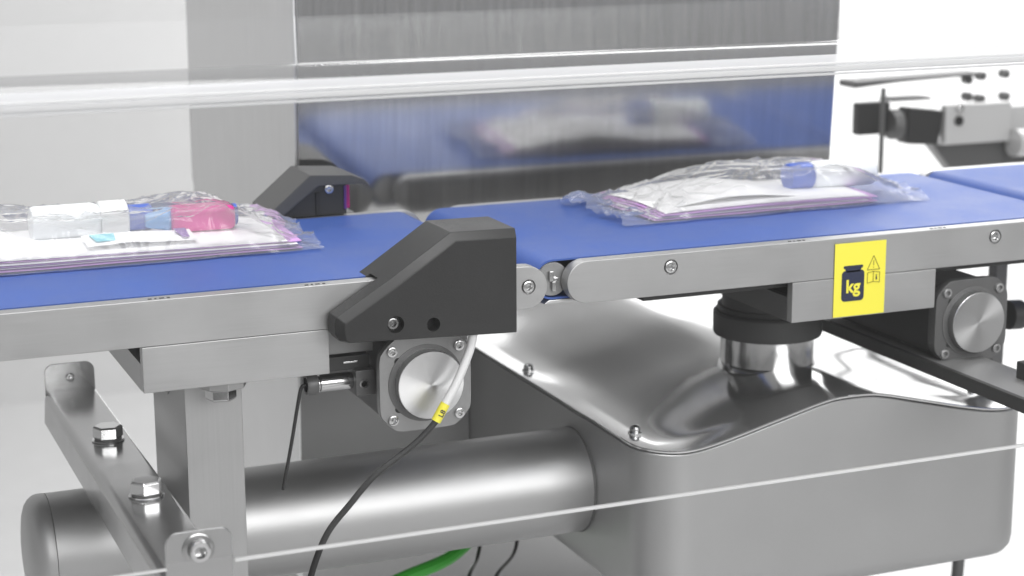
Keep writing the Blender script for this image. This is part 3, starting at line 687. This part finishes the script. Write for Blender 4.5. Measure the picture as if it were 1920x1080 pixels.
# right bag
def fan2(i):
    return lambda u, v: .0034+.0026*i*(.55+.45*math.sin(PI*(u*.8+.1)))+.003*math.sin(PI*min(1, v))*(i/3)
mats2 = [PAPERL, PAPER, PAPERL, PAPERL, PAPER]
for i in range(5):
    leaflet(.190+.004*i, .530-.007*((i*5) % 3), .182+.002*((i*4) % 3), .345, fan2(i), mats2[i],
            ('lilac' if mats2[i] is PAPERL else 'white') + ' folded leaflet, ' + ['bottom', 'second', 'third', 'fourth', 'top'][i] + ' of the stack inside the right bag', 'leaflets in the right bag', rot=.035, seed=20+i*2.1)
leaflet(.235, .425, .200, .345, lambda u, v: .0150+.016*math.sin(PI*min(1, u*1.05))*math.sin(PI*(.15+.7*v)), PAPER, 'white creased instruction sheet bulging above the right leaflets', None, seed=41, cat='paper sheet', name='instruction_sheet', rot=.03)
b2 = bottle(.566, .256, .0325, .098, .0190, 'milky white bottle with blue cap in the right bag', -1)
lathe('cap', [(.0175, 0), (.0182, .002), (.0182, .032), (.0168, .035)], (.4670, .256, .0325), (-1, 0, 0), CAPB, b2, 32)
def tuft2(u, v): return .008*math.exp(-((u-.03)/.03)**2-((v-.75)/.25)**2) + .010*math.exp(-((u-.95)/.04)**2-((v-.6)/.25)**2)
pouch('film_bag', .140, .603, .166, .366, .0445, 'clear film bag on the middle belt holding lilac leaflets and a bottle', 11.2, lambda u: math.sin(PI*min(1, u*.85+.05)), (.50, .22), .03, tuft=tuft2)

# ------------------------------------------------------------------ machinery at the right and behind
bar = thing('base_beam', (.53, .1, -.2), 'dark steel beam running back beside the right motor, over the housing lid', 'beam')
box('beam_top', .4985, .575, -.28, .33, -.176, -.1715, FLANGE, bar, .001)
box('beam_side', .4905, .4980, -.28, .40, -.186, -.1690, BLACKM, bar, .001)
box('end_block', .548, .585, -.14, -.10, -.172, -.15, BLACKM, bar, .002)
st = thing('frame_post', (.835, .32, -.6), 'dark upright post behind the right hand motor', 'post')
box('post_tube', .818, .838, .30, .32, -.42, -.05, FLANGE_D, st, .001)
kn = thing('cable_connector', (.80, .1, -.16), 'round black cable connector sticking out beside the right motor', 'connector')
lathe('connector_shell', [(.016, 0), (.020, .002), (.020, .022), (.014, .028), (.012, .045)], (.700, .12, -.155), (1, 0, -.05), BLACKM, kn, 24)
lathe('connector_tip', [(.012, 0), (.012, .05)], (.7445, .12, -.1572), (1, 0, -.05), FLANGE, kn, 20)
br = thing('angle_brace', (.95, .5, 0), 'dark diagonal brace at the right edge under the rail', 'brace')
tube('brace_bar', [(.80, .3, -.07), (.95, .3, -.16)], .008, FLANGE_D, br, 8, sm=False)

ac = thing('sensor_unit', (1.25, 1.2, -.06), 'black blocky camera unit on the far machine behind the right bag', 'camera')
box('rear_block', 1.158, 1.232, 1.20, 1.225, -.0720, -.0080, BLACKM, ac, .004)
prism('front_block', [(1.260, -.092), (1.335, -.098), (1.345, -.030), (1.262, -.020)], 1.18, 1.22, BLACKM, ac, .004)
lathe('focus_ring', [(.028, 0), (.030, .004), (.030, .02), (.022, .024)], (1.222, 1.19, -.052), (1, 0, 0), FLANGE_D, ac, 24)
box('top_plate', 1.23, 1.32, 1.19, 1.24, -.0075, -.002, FLANGE_D, ac, .001)
bk_ = thing('machined_bracket', (1.45, 1.2, -.15), 'pale machined bracket block bolted beside the black camera unit', 'bracket')
box('bracket_plate', 1.342, 1.50, 1.17, 1.19, -.098, -.018, BGREY, bk_, .003)
box('bracket_arm', 1.48, 1.72, 1.19, 1.26, -.085, -.03, BGREY, bk_, .004)
prism('bracket_base', [(1.33, -.099), (1.395, -.170), (1.80, -.170), (1.80, -.099)], 1.195, 1.23, FLANGE_D, bk_, .003)
lathe('roller_end', [(.028, 0), (.028, .18)], (1.50, 1.16, -.10), (1, 0, -.05), BGREY, bk_, 24)
screw(1.372, 1.169, -.050, .010, bk_, h=.004, m=GASKET); screw(1.372, 1.169, -.024, .009, bk_, h=.006)
rd_ = thing('thin_rod', (1.19, 1.08, 0), 'thin upright grey rod in front of the black camera unit', 'rod')
lathe('rod_shaft', [(.0050, -.5), (.0050, .033)], (1.146, 1.10, 0), (0, 0, 1), FLANGE_D, rd_, 12)
up = thing('far_crossbar', (1.3, 1.2, .04), 'narrow dark crossbar above the black camera unit', 'bar')
prism('bar_body', [(1.148, .0215), (1.148, .0345), (1.45, .0400), (1.45, .0350), (1.25, .0290)], 1.2, 1.26, FLANGE_D, up, .001)
g0 = None
for k, (x, z) in enumerate(((1.438, .0225), (1.471, .0285), (1.529, .0305), (1.440, -.0125), (1.471, -.0185), (1.532, -.0160))):
    pos_ = ['left', 'middle', 'right'][k % 3] + (' in the upper row' if k < 3 else ' in the lower row')
    o = bpy.data.objects.new('clamp_nut', g0.data) if g0 else None
    if g0 is None:
        bm = bmesh.new(); add_lathe(bm, [(.008, 0), (.0095, .002), (.0095, .02), (.006, .024)], (x, 1.25, z), (0, -1, 0), 16)
        g0 = o = fin('clamp_nut', bm, FLANGE_D, None, origin=(x, 1.25, z))
    else: COL.objects.link(o); o.location = (x, 1.25, z)
    tag(o, 'small dark clamp nut at upper right, ' + pos_, 'nut', 'clamp nuts on the far machine')

bp_ = box('floor_tone_plate', -.12, .62, .6, 1.3, -.77, -.75, mat('darker_floor_grey', .30, .6), None, .002); tag(bp_, 'grey flat sheet standing in for the darker floor seen below the tube behind the green hose', 'plate')  # added grey sheet standing in for the darker floor below the tube
# cables under the tube
def hang(name, pts, r, m, label, cat, group=None):
    bm = bmesh.new(); add_tube(bm, smooth_path(pts, 8), r, 10); o = fin(name, bm, m, None, origin=pts[0]); return tag(o, label, cat, group)
hang('green_hose', [(.06, .43, -.462), (-.0077, .393, -.4915), (-.0900, .374, -.5060), (-.20, .35, -.53)], .0095, GREEN, 'thick green hose hanging below the horizontal tube', 'hose')
hang('black_cable', [(.055, .43, -.47), (.034, .397, -.5), (.000, .34, -.5), (-.03, .29, -.52)], .0028, CABLE, 'thin black cable below the tube, nearer to the green hose', 'cable')
hang('black_cable', [(.115, .44, -.47), (.090, .397, -.5), (.034, .325, -.5), (.0, .28, -.52)], .0028, CABLE, 'thin black cable below the tube, nearer to the housing', 'cable')
lg = thing('leg_tube', (.78, .3, -1.2), 'grey leg below the right end of the housing', 'leg')
lathe('leg_shaft', [(.009, 0), (.009, .66)], (.745, .30, -1.2), (.05, 0, 1), FLANGE_D, lg, 16)
